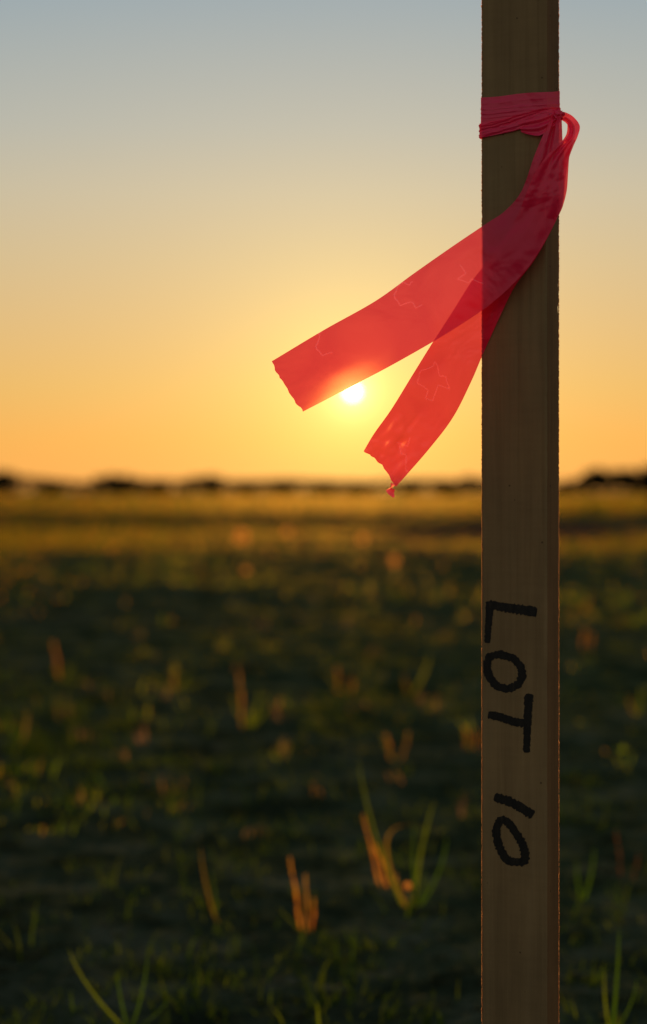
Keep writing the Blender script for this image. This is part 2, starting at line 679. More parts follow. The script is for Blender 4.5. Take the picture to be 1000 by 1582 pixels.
def plant(name, label, cat, base, items, group=None):
    """items: ('leaf'|'spike', tip_x, tip_y, bow_x, width_px, colour, base_dx)"""
    g = ground_at(*base)
    e = empty(name, g, label, cat, group)
    for it in items:
        kind, tx, ty, bow, wpx, col = it[:6]
        if base[1] < 1250:
            col = tuple(c * .75 for c in col)
            if kind == 'spike':
                tx += random.uniform(-9, 9); ty += (base[1] - ty) * random.uniform(.05, .4)
        dx = it[6] if len(it) > 6 else 0
        Y = g.y
        root = g + Vector((dx * KK * Y, 0, -.004))
        tip = px(tx, ty, Y + random.uniform(-.02, .02))
        w = wpx * KK * Y * (.46 if kind == 'leaf' else .5) * (1 if base[1] > 1300 else .85)
        if kind == 'leaf':
            mid = (root + tip) / 2 + Vector((bow * KK * Y, random.uniform(-.01, .01), (it[7] if len(it) > 7 else abs(bow) * .35) * KK * Y))
            leaf(e, root, mid, tip, w, col)
        else:
            spike(e, root, tip, w, col)
    return e


G1 = 'dry orange seed spikes on the bare soil'
G2 = 'green grass plants on the bare soil'
plant('dry_weed', 'dry orange weed with three upright spikes, nearest the bottom centre of the field', 'weed', (475, 1440),
      [('spike', 447, 1318, 0, 13, DRY, -8), ('spike', 472, 1345, 0, 13, AMBER, 0), ('spike', 486, 1385, 0, 11, DRY, 8), ('leaf', 430, 1400, -12, 5, OLIVE),
       ('leaf', 466, 1470, 10, 6, LEAFG, -6)], G1)
plant('dry_weed', 'dry orange spike leaning left, beside the tall arching green grass', 'weed', (604, 1372),
      [('spike', 578, 1300, 0, 14, DRY, -2), ('spike', 560, 1253, 0, 12, DRY, -14), ('leaf', 612, 1350, 5, 8, AMBER, 2)], G1)
plant('grass_plant', 'tall green grass plant with long arching blades left of the stake', 'grass plant', (640, 1400),
      [('leaf', 672, 1236, -10, 11, OLIVE), ('leaf', 554, 1172, -22, 9, OLIVE, -15), ('leaf', 686, 1284, -115, 9, (.26, .16, .015), -10, 105), ('leaf', 690, 1290, 22, 10, LEAFG, 6),
       ('leaf', 640, 1270, -4, 8, LEAFG, 3), ('leaf', 655, 1345, 12, 7, LEAFG, 4)], G2)
plant('grass_plant', 'single bent green blade standing alone left of the three-spiked weed', 'grass plant', (338, 1425),
      [('leaf', 310, 1308, -10, 10, (.16, .11, .015)), ('leaf', 326, 1340, 4, 6, LEAFG, -4)], G2)
plant('grass_plant', 'spreading green grass tuft at the bottom left of the field', 'grass plant', (200, 1590),
      [('leaf', 106, 1466, -28, 11, OLIVE), ('leaf', 228, 1470, 12, 9, LEAFG), ('leaf', 180, 1500, -4, 9, LEAFG), ('leaf', 262, 1540, 22, 8, LEAFG), ('leaf', 150, 1545, -20, 8, LEAFG)], G2)
plant('grass_plant', 'green grass tuft at the right edge beside the stake foot', 'grass plant', (945, 1595),
      [('leaf', 957, 1432, 4, 12, LEAFG), ('leaf', 935, 1500, -8, 10, OLIVE), ('leaf', 985, 1510, 14, 8, LEAFG)], G2)
plant('grass_plant', 'short green blade cut by the bottom edge near the centre', 'grass plant', (502, 1625),
      [('leaf', 490, 1548, -4, 13, OLIVE), ('leaf', 520, 1585, 8, 9, LEAFG)], G2)
plant('dry_weed', 'tall dry spike at the far left with yellow leaves at its base', 'weed', (98, 1052),
      [('spike', 88, 976, 0, 15, DRY, -4), ('leaf', 112, 1020, 6, 12, OLIVE), ('leaf', 82, 1030, -6, 12, OLIVE)], G1)
plant('dry_weed', 'pair of small yellow tips standing alone on dark soil left of the arching grass', 'weed', (490, 1236),
      [('spike', 478, 1206, 0, 12, AMBER, -7), ('spike', 500, 1208, 0, 11, AMBER, 9)], G1)
plant('dry_weed', 'dry orange bunch of spikes halfway between stake and arching grass', 'weed', (612, 1175),
      [('spike', 600, 1108, 0, 14, DRY, -6), ('spike', 625, 1120, 0, 13, AMBER, 8), ('leaf', 590, 1130, -8, 8, OLIVE)], G1)
plant('dry_weed', 'orange weed half hidden by the left edge of the stake beside the letter T', 'weed', (732, 1158),
      [('spike', 722, 1098, 0, 16, DRY, -8), ('spike', 738, 1110, 0, 14, DRY, 4), ('leaf', 715, 1125, -6, 9, OLIVE)], G1)
plant('dry_weed', 'thin pink spike above a yellow tuft, upper middle of the bare soil', 'weed', (536, 1070),
      [('spike', 517, 1002, 0, 11, DRY, -12), ('spike', 545, 1040, 0, 15, DRY, 8), ('leaf', 505, 1040, -8, 10, OLIVE), ('leaf', 560, 1045, 8, 10, OLIVE)], G1)
plant('grass_plant', 'low sunlit yellow green tuft, largest of the row across the middle soil', 'grass plant', (270, 1066),
      [('leaf', 180, 1038, -18, 12, OLIVE), ('leaf', 225, 1035, -10, 12, OLIVE), ('leaf', 268, 1022, 0, 13, (.20, .13, .015)), ('leaf', 330, 1045, 14, 12, OLIVE), ('leaf', 295, 1035, 8, 12, OLIVE)], G2)
plant('grass_plant', 'tall yellow green tuft with an orange tip, right end of the middle row', 'grass plant', (385, 1125),
      [('spike', 368, 1018, 0, 13, DRY, -10), ('leaf', 400, 1062, 10, 13, OLIVE), ('leaf', 420, 1075, 14, 12, OLIVE), ('leaf', 360, 1075, -12, 12, LEAFG), ('leaf', 388, 1090, 0, 14, OLIVE)], G2)
plant('grass_plant', 'yellow green tuft right of the pink spike, upper middle soil', 'grass plant', (635, 1075),
      [('leaf', 665, 1010, 8, 14, OLIVE), ('leaf', 625, 1040, -6, 14, (.20, .13, .015)), ('leaf', 650, 1050, 6, 12, LEAFG)], G2)
plant('grass_plant', 'small green tuft at the left edge below the tall dry spike', 'grass plant', (32, 1150),
      [('leaf', 42, 1098, 5, 10, (.30, .2, .05)), ('leaf', 8, 1095, -8, 12, LEAFG), ('leaf', 28, 1110, 0, 9, LEAFG)], G2)
plant('dry_weed', 'orange weed at the right edge, beside the first letter on the stake', 'weed', (905, 1000),
      [('spike', 898, 952, 0, 15, DRY, -4), ('spike', 920, 962, 0, 13, DRY, 8)], G1)
plant('dry_weed', 'two brown spikes at the right edge, beside the zero on the stake', 'weed', (970, 1360),
      [('spike', 952, 1280, 0, 12, (.16, .07, .03), -8), ('spike', 988, 1318, 0, 12, (.16, .07, .03), 8)], G1)
plant('grass_plant', 'leaning green tuft on dark soil right of the stake, beside the zero', 'grass plant', (900, 1390),
      [('leaf', 918, 1308, 8, 10, LEAFG), ('leaf', 892, 1330, -6, 9, LEAFG)], G2)
plant('grass_plant', 'yellow green tuft at the right edge, beside the letter O', 'grass plant', (985, 1105),
      [('leaf', 990, 1060, 6, 14, OLIVE), ('leaf', 972, 1075, -8, 12, (.20, .13, .015))], G2)


def glint_ball(label, base, glint_y, r_px, group='small balls added for glints of sun'):  # orange translucent ball added to stand for a dewdrop's glint
    g = ground_at(*base)
    e = empty('glint_ball', g, label, 'glint', group)
    Y = g.y
    c = px(base[0], glint_y, Y)
    r = r_px * KK * Y
    leaf(e, g + Vector((0, 0, -.003)), (g + c) / 2 + Vector((r, 0, 0)), c, r * .35, (.2, .18, .05), name='stem')
    V = []; F = []; C = []
    n = 60
    for i in range(n):
        z = 1 - 2 * (i + .5) / n; a = i * 2.39996
        d = Vector((math.sqrt(1 - z * z) * math.cos(a), math.sqrt(1 - z * z) * math.sin(a), z))
        t1 = d.orthogonal().normalized(); t2 = d.cross(t1)
        m = c + d * r * random.uniform(.65, 1)
        b = len(V)
        for q in (m + t1 * r * .3, m + t2 * r * .3, m - t1 * r * .3, m - t2 * r * .3):
            V.append(tuple(q - g)); C.append((.98, .58, .14))
        F.append((b, b + 1, b + 2, b + 3))
        b = len(V)
        for q in (c, c + t1 * r * .05, m):
            V.append(tuple(q - g)); C.append((.95, .55, .14))
        V.append(tuple(m - g)); C.append((.95, .55, .14))
        F.append((b, b + 1, b + 2, b + 3))
    o = np_mesh('glint_flecks', np.array(V), np.array(F), GLINT, np.array(C))
    o.parent = e


glint_ball('small ball added as a sun glint, low beside the arching grass plant', (630, 1405), 1369, 6)
glint_ball('bright round ball added as a sun glint in the gold field, the largest left of centre', (373, 850), 829, 12)
glint_ball('faint round glint ball just below the brighter one in the field', (380, 900), 881, 6)
glint_ball('faint glint ball in the gold field right of the brightest one', (445, 838), 822, 7)
glint_ball('dim glint ball in the field straight below the shorter ribbon tail', (610, 895), 866, 7)
glint_ball('dim glint ball in the gold field nearly below the sun', (560, 850), 832, 7)


# ------------------------------------------------------------------ far trees
CROWN_COL = [(.018, .02, .009), (.014, .018, .008), (.022, .02, .01)]


def tree(label, x, Y, top_y, w_px, seed, group='trees along the horizon', name='tree'):
    rnd = random.Random(seed)
    X = (x - 500) * KK * Y
    zg = ground_h(X, Y)
    top = EYE + (755 - top_y) * KK * Y
    H = top - zg
    W = w_px * KK * Y
    e = empty(name, (X, Y, zg), label, 'tree', group)
    # trunk with limbs
    V = []; F = []

    def limb(a, b, r0, r1):
        k = len(V); ax = (b - a).normalized(); s1 = ax.orthogonal().normalized(); s2 = ax.cross(s1)
        for q, r in ((a, r0), (b, r1)):
            for i in range(6):
                t = i * math.pi / 3
                V.append(tuple(q + (s1 * math.cos(t) + s2 * math.sin(t)) * r))
        for i in range(6):
            j = (i + 1) % 6
            F.append((k + i, k + j, k + 6 + j, k + 6 + i))
    base = Vector((X, Y, zg - .2)); fork = Vector((X, Y, zg + H * .35))
    limb(base, fork, H * .035, H * .025)
    for i in range(6):
        a = i * 1.05 + rnd.random()
        limb(fork, fork + Vector((math.cos(a) * W * .28, math.sin(a) * W * .28, H * rnd.uniform(.2, .42))), H * .018, H * .006)
    mesh_obj('trunk', V, F, BARK, e)
    # crown: leaf clumps through a lumpy volume
    lobes = [(Vector((rnd.uniform(-.33, .33) * W, rnd.uniform(-.3, .3) * W, H * rnd.uniform(.3, .78))), rnd.uniform(.16, .3)) for _ in range(11)]
    n = 1300
    vv = np.zeros((n, 4, 3)); cc = np.zeros((n, 4, 3))
    for i in range(n):
        c, s = lobes[i % len(lobes)]
        d = Vector((rnd.gauss(0, 1), rnd.gauss(0, 1), rnd.gauss(0, 1))).normalized() * (rnd.random() ** .45)
        rz = min(s * H, H * .96 - c.z)
        q = c + Vector((d.x * s * W, d.y * s * W, d.z * rz))
        q.z = max(H * .06, min(H, q.z))
        t1 = Vector((rnd.gauss(0, 1), rnd.gauss(0, 1), rnd.gauss(0, 1))).normalized(); t2 = t1.orthogonal().normalized()
        sz = rnd.uniform(.03, .055) * max(W, H)
        col = CROWN_COL[rnd.randrange(3)]
        for k, o_ in enumerate((t1, t2, -t1, -t2)):
            vv[i, k] = q + o_ * sz
            cc[i, k] = col
    F = np.arange(n * 4).reshape(-1, 4)
    o = np_mesh('crown', vv.reshape(-1, 3), F, FOLIAGE, cc.reshape(-1, 3))
    o.parent = e


T = [(-8, 728, 60, 'dark tree cut by the left edge of the picture'),
     (78, 746, 34, 'smallest dark tree between the left edge and the first tall clump'),
     (168, 735, 44, 'broad dark tree, left half of the first tall clump'),
     (205, 737, 48, 'broad dark tree, right half of the first tall clump'),
     (245, 746, 36, 'low dark tree just right of the first tall clump'),
     (300, 739, 38, 'rounded dark tree, left half of the second clump'),
     (326, 734, 40, 'tallest dark tree of the second clump, left of the ribbon end'),
     (380, 748, 36, 'low dark tree between the second clump and the middle of the horizon'),
     (438, 743, 40, 'rounded dark tree on the horizon below the end of the long ribbon tail'),
     (502, 747, 34, 'small dark tree on the horizon left of the sun glow'),
     (560, 748, 40, 'low dark tree on the horizon under the sun'),
     (640, 742, 40, 'dark tree just right of the short ribbon tail tip'),
     (690, 745, 46, 'wide dark tree on the horizon left of the stake'),
     (730, 739, 40, 'dark tree touching the left edge of the stake'),
     (885, 742, 40, 'dark tree just right of the stake'),
     (925, 726, 56, 'broad flat topped dark tree on the right horizon'),
     (965, 727, 56, 'tall dark tree second from the right edge'),
     (1005, 721, 60, 'tallest dark tree cut by the right edge')]
for i, (x, ty, w, lab) in enumerate(T):
    tree(lab, x, 780 + (i * 37) % 60, ty - 5, w * 1.1, i + 50)


def far_woods():
    n = 24000
    a = RNG.uniform(-34, 34, n); r = RNG.uniform(845, 900, n)
    X = r * np.sin(np.radians(a)); Y = r * np.cos(np.radians(a))
    top = np.array([7.2 + 2.6 * noise.noise(Vector((v * .5, 1, 2))) + max(0, (v - 6) * .5) * (v < 14) for v in a])
    Z = -2.8 + RNG.uniform(0, 1, n) ** .5 * top
    q = np.c_[X, Y, Z]
    t1 = RNG.normal(0, 1, (n, 3)); t1 /= np.linalg.norm(t1, axis=1)[:, None]
    t2 = np.cross(t1, RNG.normal(0, 1, (n, 3))); t2 /= np.linalg.norm(t2, axis=1)[:, None]
    s = RNG.uniform(.5, 1.0, n)[:, None]
    V = np.stack([q + t1 * s, q + t2 * s, q - t1 * s, q - t2 * s], 1).reshape(-1, 3)
    C = np.repeat(np.array(CROWN_COL)[RNG.integers(0, 3, n)], 4, axis=0)
    o = np_mesh('distant_woods', V, np.arange(n * 4).reshape(-1, 4), FOLIAGE, C)
    tag(o, 'low dark band of far woods running along the whole horizon', 'woods', kind='stuff')


far_woods()

# ------------------------------------------------------------------ the stake
YAW = rad(27.7)
FW, FT = .038, .019
ER = Vector((.12007, 1.015, 0))                         # front right edge
TL = Vector((-math.cos(YAW), math.sin(YAW), 0))         # along the face, to the left
TB = Vector((math.sin(YAW), math.cos(YAW), 0))          # from face to back
NF = -TB                                                # outward front normal
STAKE_TOP = .79
GND = ground_h(ER.x, ER.y)
stake_c = ER + TL * FW / 2 + TB * FT / 2
stake = empty('survey_stake', (stake_c.x, stake_c.y, GND), 'square sawn wooden stake marked LOT 10, standing upright right of centre', 'survey stake')


def build_stake():
    # rounded section, many rows so that the sawn arrises can wander
    per = []
    r = .0009
    cs = [(0, 0), (FW, 0), (FW, FT), (0, FT)]
    arc = {0: (270, 180), 1: (0, 0), }
    pts = []

    def corner(cx, cy, a0):
        for k in range(4):
            a = rad(a0 + k * 30)
            pts.append((cx + r * math.cos(a), cy + r * math.sin(a), 1))
    # (u, w): u along TL, w along TB ; walk round
    corner(r, r, 180)
    for k in range(1, 14):
        pts.append((FW * k / 14, 0, 0))
    corner(FW - r, r, 270)
    for k in range(1, 6):
        pts.append((FW, FT * k / 6, 0))
    corner(FW - r, FT - r, 0)
    for k in range(1, 14):
        pts.append((FW - FW * k / 14, FT, 0))
    corner(r, FT - r, 90)
    for k in range(1, 6):
        pts.append((0, FT - FT * k / 6, 0))
    n = len(pts)
    rows = 620
    z0, z1 = GND - .16, STAKE_TOP
    V = []; F = []
    for j in range(rows + 1):
        z = z0 + (z1 - z0) * j / rows
        tp = min(1, max(.06, (z - z0) / .15)) if z < z0 + .15 else 1
        for i, (u, w, c) in enumerate(pts):
            uu = FW / 2 + (u - FW / 2) * tp; ww = FT / 2 + (w - FT / 2) * tp
            q = ER + TL * uu + TB * ww
            nz = noise.noise(Vector((u * 220, w * 220, z * 60))) * .00012
            if c:
                nz += noise.noise(Vector((u * 60, w * 60, z * 300))) * .00008 - abs(noise.noise(Vector((u * 30, w * 30, z * 40)))) * .0003 - max(0, noise.noise(Vector((u * 30, w * 30, z * 110))) - .35) * .0014
            out = (q - stake_c); out.z = 0
            q = q + out.normalized() * nz
            V.append((q.x, q.y, z))
    for j in range(rows):
        for i in range(n):
            k = (i + 1) % n
            F.append((j * n + i, j * n + k, (j + 1) * n + k, (j + 1) * n + i)[::-1])
    F.append(tuple((rows * n + i) for i in range(n))[::-1])
    F.append(tuple(range(n)))
    o = mesh_obj('post', V, F, WOOD, stake)
    o.data.materials.append(SIDE_WOOD)  # darker, redder pine for the right side face
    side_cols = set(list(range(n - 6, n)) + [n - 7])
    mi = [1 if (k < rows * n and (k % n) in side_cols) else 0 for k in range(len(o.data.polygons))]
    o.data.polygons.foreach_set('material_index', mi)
    return o


post = build_stake()


def build_fuzz():
    """fine fibres added along the arrises to catch a rim of light"""
    V = []; F = []
    corners = [(0, 0), (FW, 0), (FW, FT), (0, FT)]
    for ci, (u, w) in enumerate(corners):
        if ci == 0:
            continue
        c0 = ER + TL * u + TB * w
        out = (c0 - stake_c); out.z = 0; out.normalize()
        for _ in range(4000):
            z = random.uniform(GND + .02, STAKE_TOP)
            L = random.uniform(.00002, .00016) * (3.5 if random.random() < .015 else 1)
            d = (out + Vector((random.gauss(0, .5), random.gauss(0, .5), random.gauss(0, .9)))).normalized()
            p0 = Vector((c0.x, c0.y, z)) - out * .0006
            h = Vector((0, 0, random.uniform(.0003, .0016)))
            b = len(V)
            V.extend([tuple(p0 - h), tuple(p0 + h), tuple(p0 + d * (L + .0006) + h * .3)])
            F.append((b, b + 1, b + 2))
    o = mesh_obj('rim_fibres', V, F, FUZZ, stake, smooth=False)
    o['kind'] = 'stuff'


build_fuzz()


def face_point(x, y, lift=.00012):
    """where the direction of photo measurement (x, y) meets the stake's front face"""
    d = Vector(((x - 500) * KK, 1, -(y - 755) * KK))
    o = Vector((0, 0, EYE))
    P0 = ER + NF * lift
    t = (P0 - o).dot(NF) / d.dot(NF)
    return o + d * t


def stroke(points, width, closed=False, seed=0):
    """a marker stroke as a thin skin of ink with ragged edges"""
    rnd = random.Random(seed)
    P = [Vector((a, b)) for a, b in points]
    # catmull-rom resample
    Q = []
    m = len(P)
    segs = m if closed else m - 1
    for i in range(segs):
        p0 = P[(i - 1) % m] if closed or i > 0 else P[0] * 2 - P[1]
        p1 = P[i]; p2 = P[(i + 1) % m]
        p3 = P[(i + 2) % m] if closed or i + 2 < m else P[-1] * 2 - P[-2]
        k = max(4, int((p2 - p1).length / 1.0))
        for s in range(k):
            t = s / k
            Q.append(.5 * ((2 * p1) + (p2 - p0) * t + (2 * p0 - 5 * p1 + 4 * p2 - p3) * t * t + (3 * p1 - p0 - 3 * p2 + p3) * t ** 3))
    if not closed:
        Q.append(P[-1])
    n = len(Q)
    V = []; F = []
    for i in range(n):
        a = Q[(i - 1) % n] if closed or i > 0 else Q[0]
        b = Q[(i + 1) % n] if closed or i < n - 1 else Q[-1]
        tan = (b - a).normalized(); nr = Vector((-tan.y, tan.x))
        t = i / max(1, n - 1)
        w = width if isinstance(width, (int, float)) else width[0] + (width[1] - width[0]) * t
        if not closed:
            d = min(i, n - 1 - i)
            if d < w * .35:
                w *= math.sqrt(max(.12, 1 - (1 - d / (w * .35)) ** 2)) * .35 + .65 if d else .62
        jit = .05 * w
        l1 = w / 2 + noise.noise(Vector((i * .35, seed * 7.1, 0))) * w * .17 + rnd.uniform(-jit, jit)
        l2 = w / 2 + noise.noise(Vector((i * .35, seed * 7.1 + 50, 0))) * w * .17 + rnd.uniform(-jit, jit)
        for k in (-l1, -l1 * .4, l2 * .4, l2):
            q = Q[i] + nr * k
            V.append(face_point(q.x, q.y))
    rng = n if closed else n - 1
    for i in range(rng):
        j = (i + 1) % n
        for k in range(3):
            F.append((i * 4 + k, j * 4 + k, j * 4 + k + 1, i * 4 + k + 1))
    return V, F


def zz(pts):
    return [(720 + a / 3.441, 900 + b / 3.441) for a, b in pts]


def glyph(name, label, strokes):
    V = []; F = []
    for q, (pts, w, closed) in enumerate(strokes):
        w = w * 1.13 if isinstance(w, (int, float)) else (w[0] * 1.1, w[1] * 1.1)
        v, f = stroke(zz(pts), w, closed, seed=len(name) + len(pts) * 3 + q)
        b = len(V)
        v = [p + NF * (.00004 * q) for p in v]
        V += v; F += [tuple(i + b for i in x) for x in f]
    me = mesh_obj(name, V, F, INK, stake, smooth=False)
    me['label'] = label
    return me


glyph('letter', 'hand drawn black letter L on its side', [([(122, 112), (180, 128), (260, 140), (330, 150), (378, 158)], (11.5, 14.5), False), ([(126, 100), (125, 160), (120, 230), (114, 322)], (11.5, 8.5), False)])
glyph('letter', 'hand drawn black letter O', [([(112, 430), (135, 392), (195, 386), (262, 412), (297, 468), (285, 530), (240, 560), (180, 558), (138, 518), (114, 470)], 10.8, True)])
glyph('letter', 'hand drawn black letter T on its side', [([(336, 592), (330, 690), (326, 790), (322, 905)], (12.5, 9.5), False), ([(118, 702), (180, 715), (250, 738), (318, 750)], (11.5, 12), False)])
glyph('digit', 'hand drawn black digit 1 on its side', [([(150, 1140), (220, 1160), (290, 1195), (358, 1238)], (12.5, 13.5), False)])
glyph('digit', 'hand drawn black digit 0', [([(185, 1265), (162, 1318), (172, 1385), (208, 1462), (250, 1484), (312, 1478), (306, 1405), (268, 1335), (225, 1278)], 11.5, True)])

# ------------------------------------------------------------------ the flagging tape
tape = empty('flagging_tape', (ER.x, ER.y, px(865, 180, 1.015).z), 'translucent red pink ribbon tied round the stake, two tails blowing left', 'ribbon')


def face_Y(x):
    """distance of the stake's front surface in the direction of column x"""
    if x <= 845:
        xx = max(x, 744)
        return face_point(xx, 755, 0).y
    P0 = ER
    n = -TL
    d = Vector(((min(x, 864) - 500) * KK, 1, 0))
    return ((P0 - Vector((0, 0, 0))).dot(n)) / d.dot(n)


def cat(P, t):
    """catmull-rom through list of vectors, t in 0..1"""
    n = len(P) - 1
    f = min(max(t, 0), 1) * n
    i = min(int(f), n - 1); s = f - i
    p0 = P[i - 1] if i > 0 else P[0] * 2 - P[1]
    p1 = P[i]; p2 = P[i + 1]
    p3 = P[i + 2] if i + 2 <= n else P[n] * 2 - P[n - 1]
    return .5 * ((2 * p1) + (p2 - p0) * s + (2 * p0 - 5 * p1 + 4 * p2 - p3) * s * s + (3 * p1 - p0 - 3 * p2 + p3) * s ** 3)


class Strip:
    """a length of film given by matching edge points (x, y, gap in mm in front of the stake, or beside it)"""
    def __init__(self, A, B, relief=None, jag=0, seed=1):
        self.A = [Vector(a) for a in A]; self.B = [Vector(b) for b in B]
        self.relief = relief; self.jag = jag; self.seed = seed

    def at(self, u, v):
        uu = u
        a = cat(self.A, uu); b = cat(self.B, uu)
        p = a.lerp(b, v)
        # slight sag of the film between its edges
        if self.jag and u > .9:
            k = (u - .9) / .1
            dirn = (cat(self.A, 1) - cat(self.A, .97)).normalized()
            j = noise.noise(Vector((v * 3.0, self.seed, 0))) * 3.2 + noise.noise(Vector((v * 9.0, self.seed, 3))) * 2.0 + noise.noise(Vector((v * 31.0, self.seed, 3))) * .8
            j += self.jag * math.sin(v * math.pi)
            p = p + dirn * (j * k)
        gap = p.z
        if self.relief:
            gap += self.relief(u, v)
        Y = self._Y(p.x) - gap * .001
        return px(p.x, p.y, Y)

    @staticmethod
    def _Y(x):
        if x >= 845:
            return 1.015
        if x >= 744:
            return face_Y(x)
        k = (744 - x)
        return face_Y(744) - .006 * (1 - math.exp(-k / 60)) - k * .00003

    def build(self, name, mat, parent, nu=150, nv=26, u0=0, u1=1, layers=None):
        V = []; F = []; UV = []
        for i in range(nu + 1):
            for j in range(nv + 1):
                u = u0 + (u1 - u0) * i / nu; v = j / nv
                V.append(self.at(u, v)); UV.append((u, v))
        for i in range(nu):
            for j in range(nv):
                a = i * (nv + 1) + j
                F.append((a, a + 1, a + nv + 2, a + nv + 1))
        o = mesh_obj(name, V, F, mat, parent, uvs=UV)
        if layers:
            at = o.data.attributes.new('layers', 'FLOAT', 'POINT')
            at.data.foreach_set('value', [layers(q[0], q[1]) for q in UV])
        return o


def pleats(u, v, amp, n, fade, seed):
    """gathers that run out of the knot and die away along the tail"""
    k = math.exp(-u / fade)
    s = math.sin(v * n * 6.283 + seed + 2.2 * noise.noise(Vector((u * 4, v * 2, seed)))) + .5 * math.sin(v * n * 14.1 + seed * 2 + u * 3)
    return amp * k * s


def relief1(u, v):
    g = pleats(u, v, 1.9, 1.5, .26, 1.0)
    g += 2.2 * min(1, u * 2.5) * noise.noise(Vector((u * 6, v * 1.4, 4.4))) + .25 * noise.noise(Vector((u * 22, v * 5, 1.4)))
    g += 1.6 * math.sin(v * math.pi) * min(1, u * 2)
    return g


def relief2(u, v):
    g = pleats(max(0, u - .3), v, 1.2, 1.4, .18, 2.4) * min(1, .25 + max(0, u - .15) * 4)
    u = (u * 17 - 5) / 12
    g += 2.0 * max(0, min(1, (u - .15) * 3)) * noise.noise(Vector((u * 5, v * 1.6, 8.4))) + .2 * noise.noise(Vector((u * 22, v * 5, 6.4)))
    g -= 1.2 * math.sin(v * math.pi) * max(0, min(1, u * 2))
    # crumple near the torn end
    for (cu, cv, ru, rv, a) in ((.90, .38, .018, .10, 1.6), (.925, .50, .016, .07, -1.5), (.885, .22, .03, .06, 1.2), (.94, .36, .018, .06, 1.3), (.87, .45, .03, .04, -1.0)):
        g += 1.7 * a * math.exp(-((u - cu) / ru) ** 2 - ((v - cv) / rv) ** 2)
    if u > .84:
        g += 1.6 * (u - .84) / .16 * noise.noise(Vector((u * 60, v * 9, 3.4)))
    return g


def gaps(pts, g):
    return [(a, b, c) for (a, b), c in zip(pts, g)]


A1 = [(853, 178), (842, 202), (826, 240), (806, 295), (780, 326), (752, 345), (700, 380), (640, 422), (580, 465), (500, 510), (420, 558)]
B1 = [(868, 180), (869, 206), (870, 250), (869, 312), (846, 366), (812, 418), (760, 468), (697, 511), (620, 556), (545, 596), (468, 636)]
g1 = [3, 4.5, 5.5, 6, 6.5, 6.5, 6.5, 7, 8, 9, 9]
tail1 = Strip(gaps(A1, [3, 4.5, 5.5, 6, 6.5, 6, 5, 3, 2, 0, 0]), gaps(B1, [3.5, 5, 6, 6.5, 7, 9, 11, 13, 15, 18, 22]), relief1, jag=3, seed=3)
A2 = [(856, 186), (866, 185), (875, 190), (880, 200), (876, 212), (862, 224), (844, 242), (826, 268), (811, 305), (794, 345), (764, 390), (728, 436), (700, 480), (668, 530), (637, 580), (605, 632), (578, 670), (562, 697)]
B2 = [(862, 172), (873, 173), (886, 180), (896, 194), (893, 210), (886, 226), (879, 246), (874, 276), (869, 316), (852, 356), (826, 402), (796, 442), (772, 490), (746, 548), (728, 590), (700, 645), (662, 695), (612, 752)]
g2 = [-1, -3, -5, -1, 5, 7.5, 8, 8, 7.5, 5, 3, 2.8, 3, 4, 5, 6, 6, 6]
tail2 = Strip(gaps(A2, g2), gaps(B2, g2[:12] + [1.5, 0, -3, -5, -6, -4]), relief2, jag=-6, seed=8)
t1o = tail1.build('tail', TAPE, tape, layers=lambda u, v: max(0, 1 - u / .3))
t1o['label'] = 'longer ribbon tail reaching across the sun'
t2o = tail2.build('tail', TAPE, tape, nu=220, layers=lambda u, v: max(0, min(1, 1.6 - u / .35)))
t2o['label'] = 'shorter ribbon tail with crumpled torn end'

# torn nub hanging from the short tail
TIP = Strip(gaps([(604, 746), (603, 753), (597, 757), (600, 763), (608, 769)], [6, 5, 6, 7, 6]), gaps([(613, 748), (606, 754), (610, 756), (609, 761), (610, 767)], [6, 8, 6, 5, 6]), None)
TIP.build('torn_tip', TAPE2, t2o, nu=30, nv=8)


# loop at the knot
def lrel(u, v):
    return .8 * math.sin(v * 8 + u * 5) * .6


inner = Strip(gaps([(874, 180), (882, 188), (886, 200), (885, 214), (881, 224)], [-6, -8, -8, -6, -2]), gaps([(868, 185), (875, 188), (877, 195), (875, 208), (867, 220)], [-5, -7, -9, -7, -2]), None)
inner.build('loop_back', TAPE, tape, nu=40, nv=10)
sliver = Strip(gaps([(885, 220), (880, 242), (878, 268), (876, 294), (870, 318), (864, 332)], [-8, -7, -5, -2, 3, 6]),
               gaps([(868, 224), (866, 246), (866, 268), (865, 294), (862, 316), (856, 336)], [2, 3, 4, 5, 6, 6.5]), lrel)
sliver.build('fold', TAPE, tape, nu=60, nv=12)


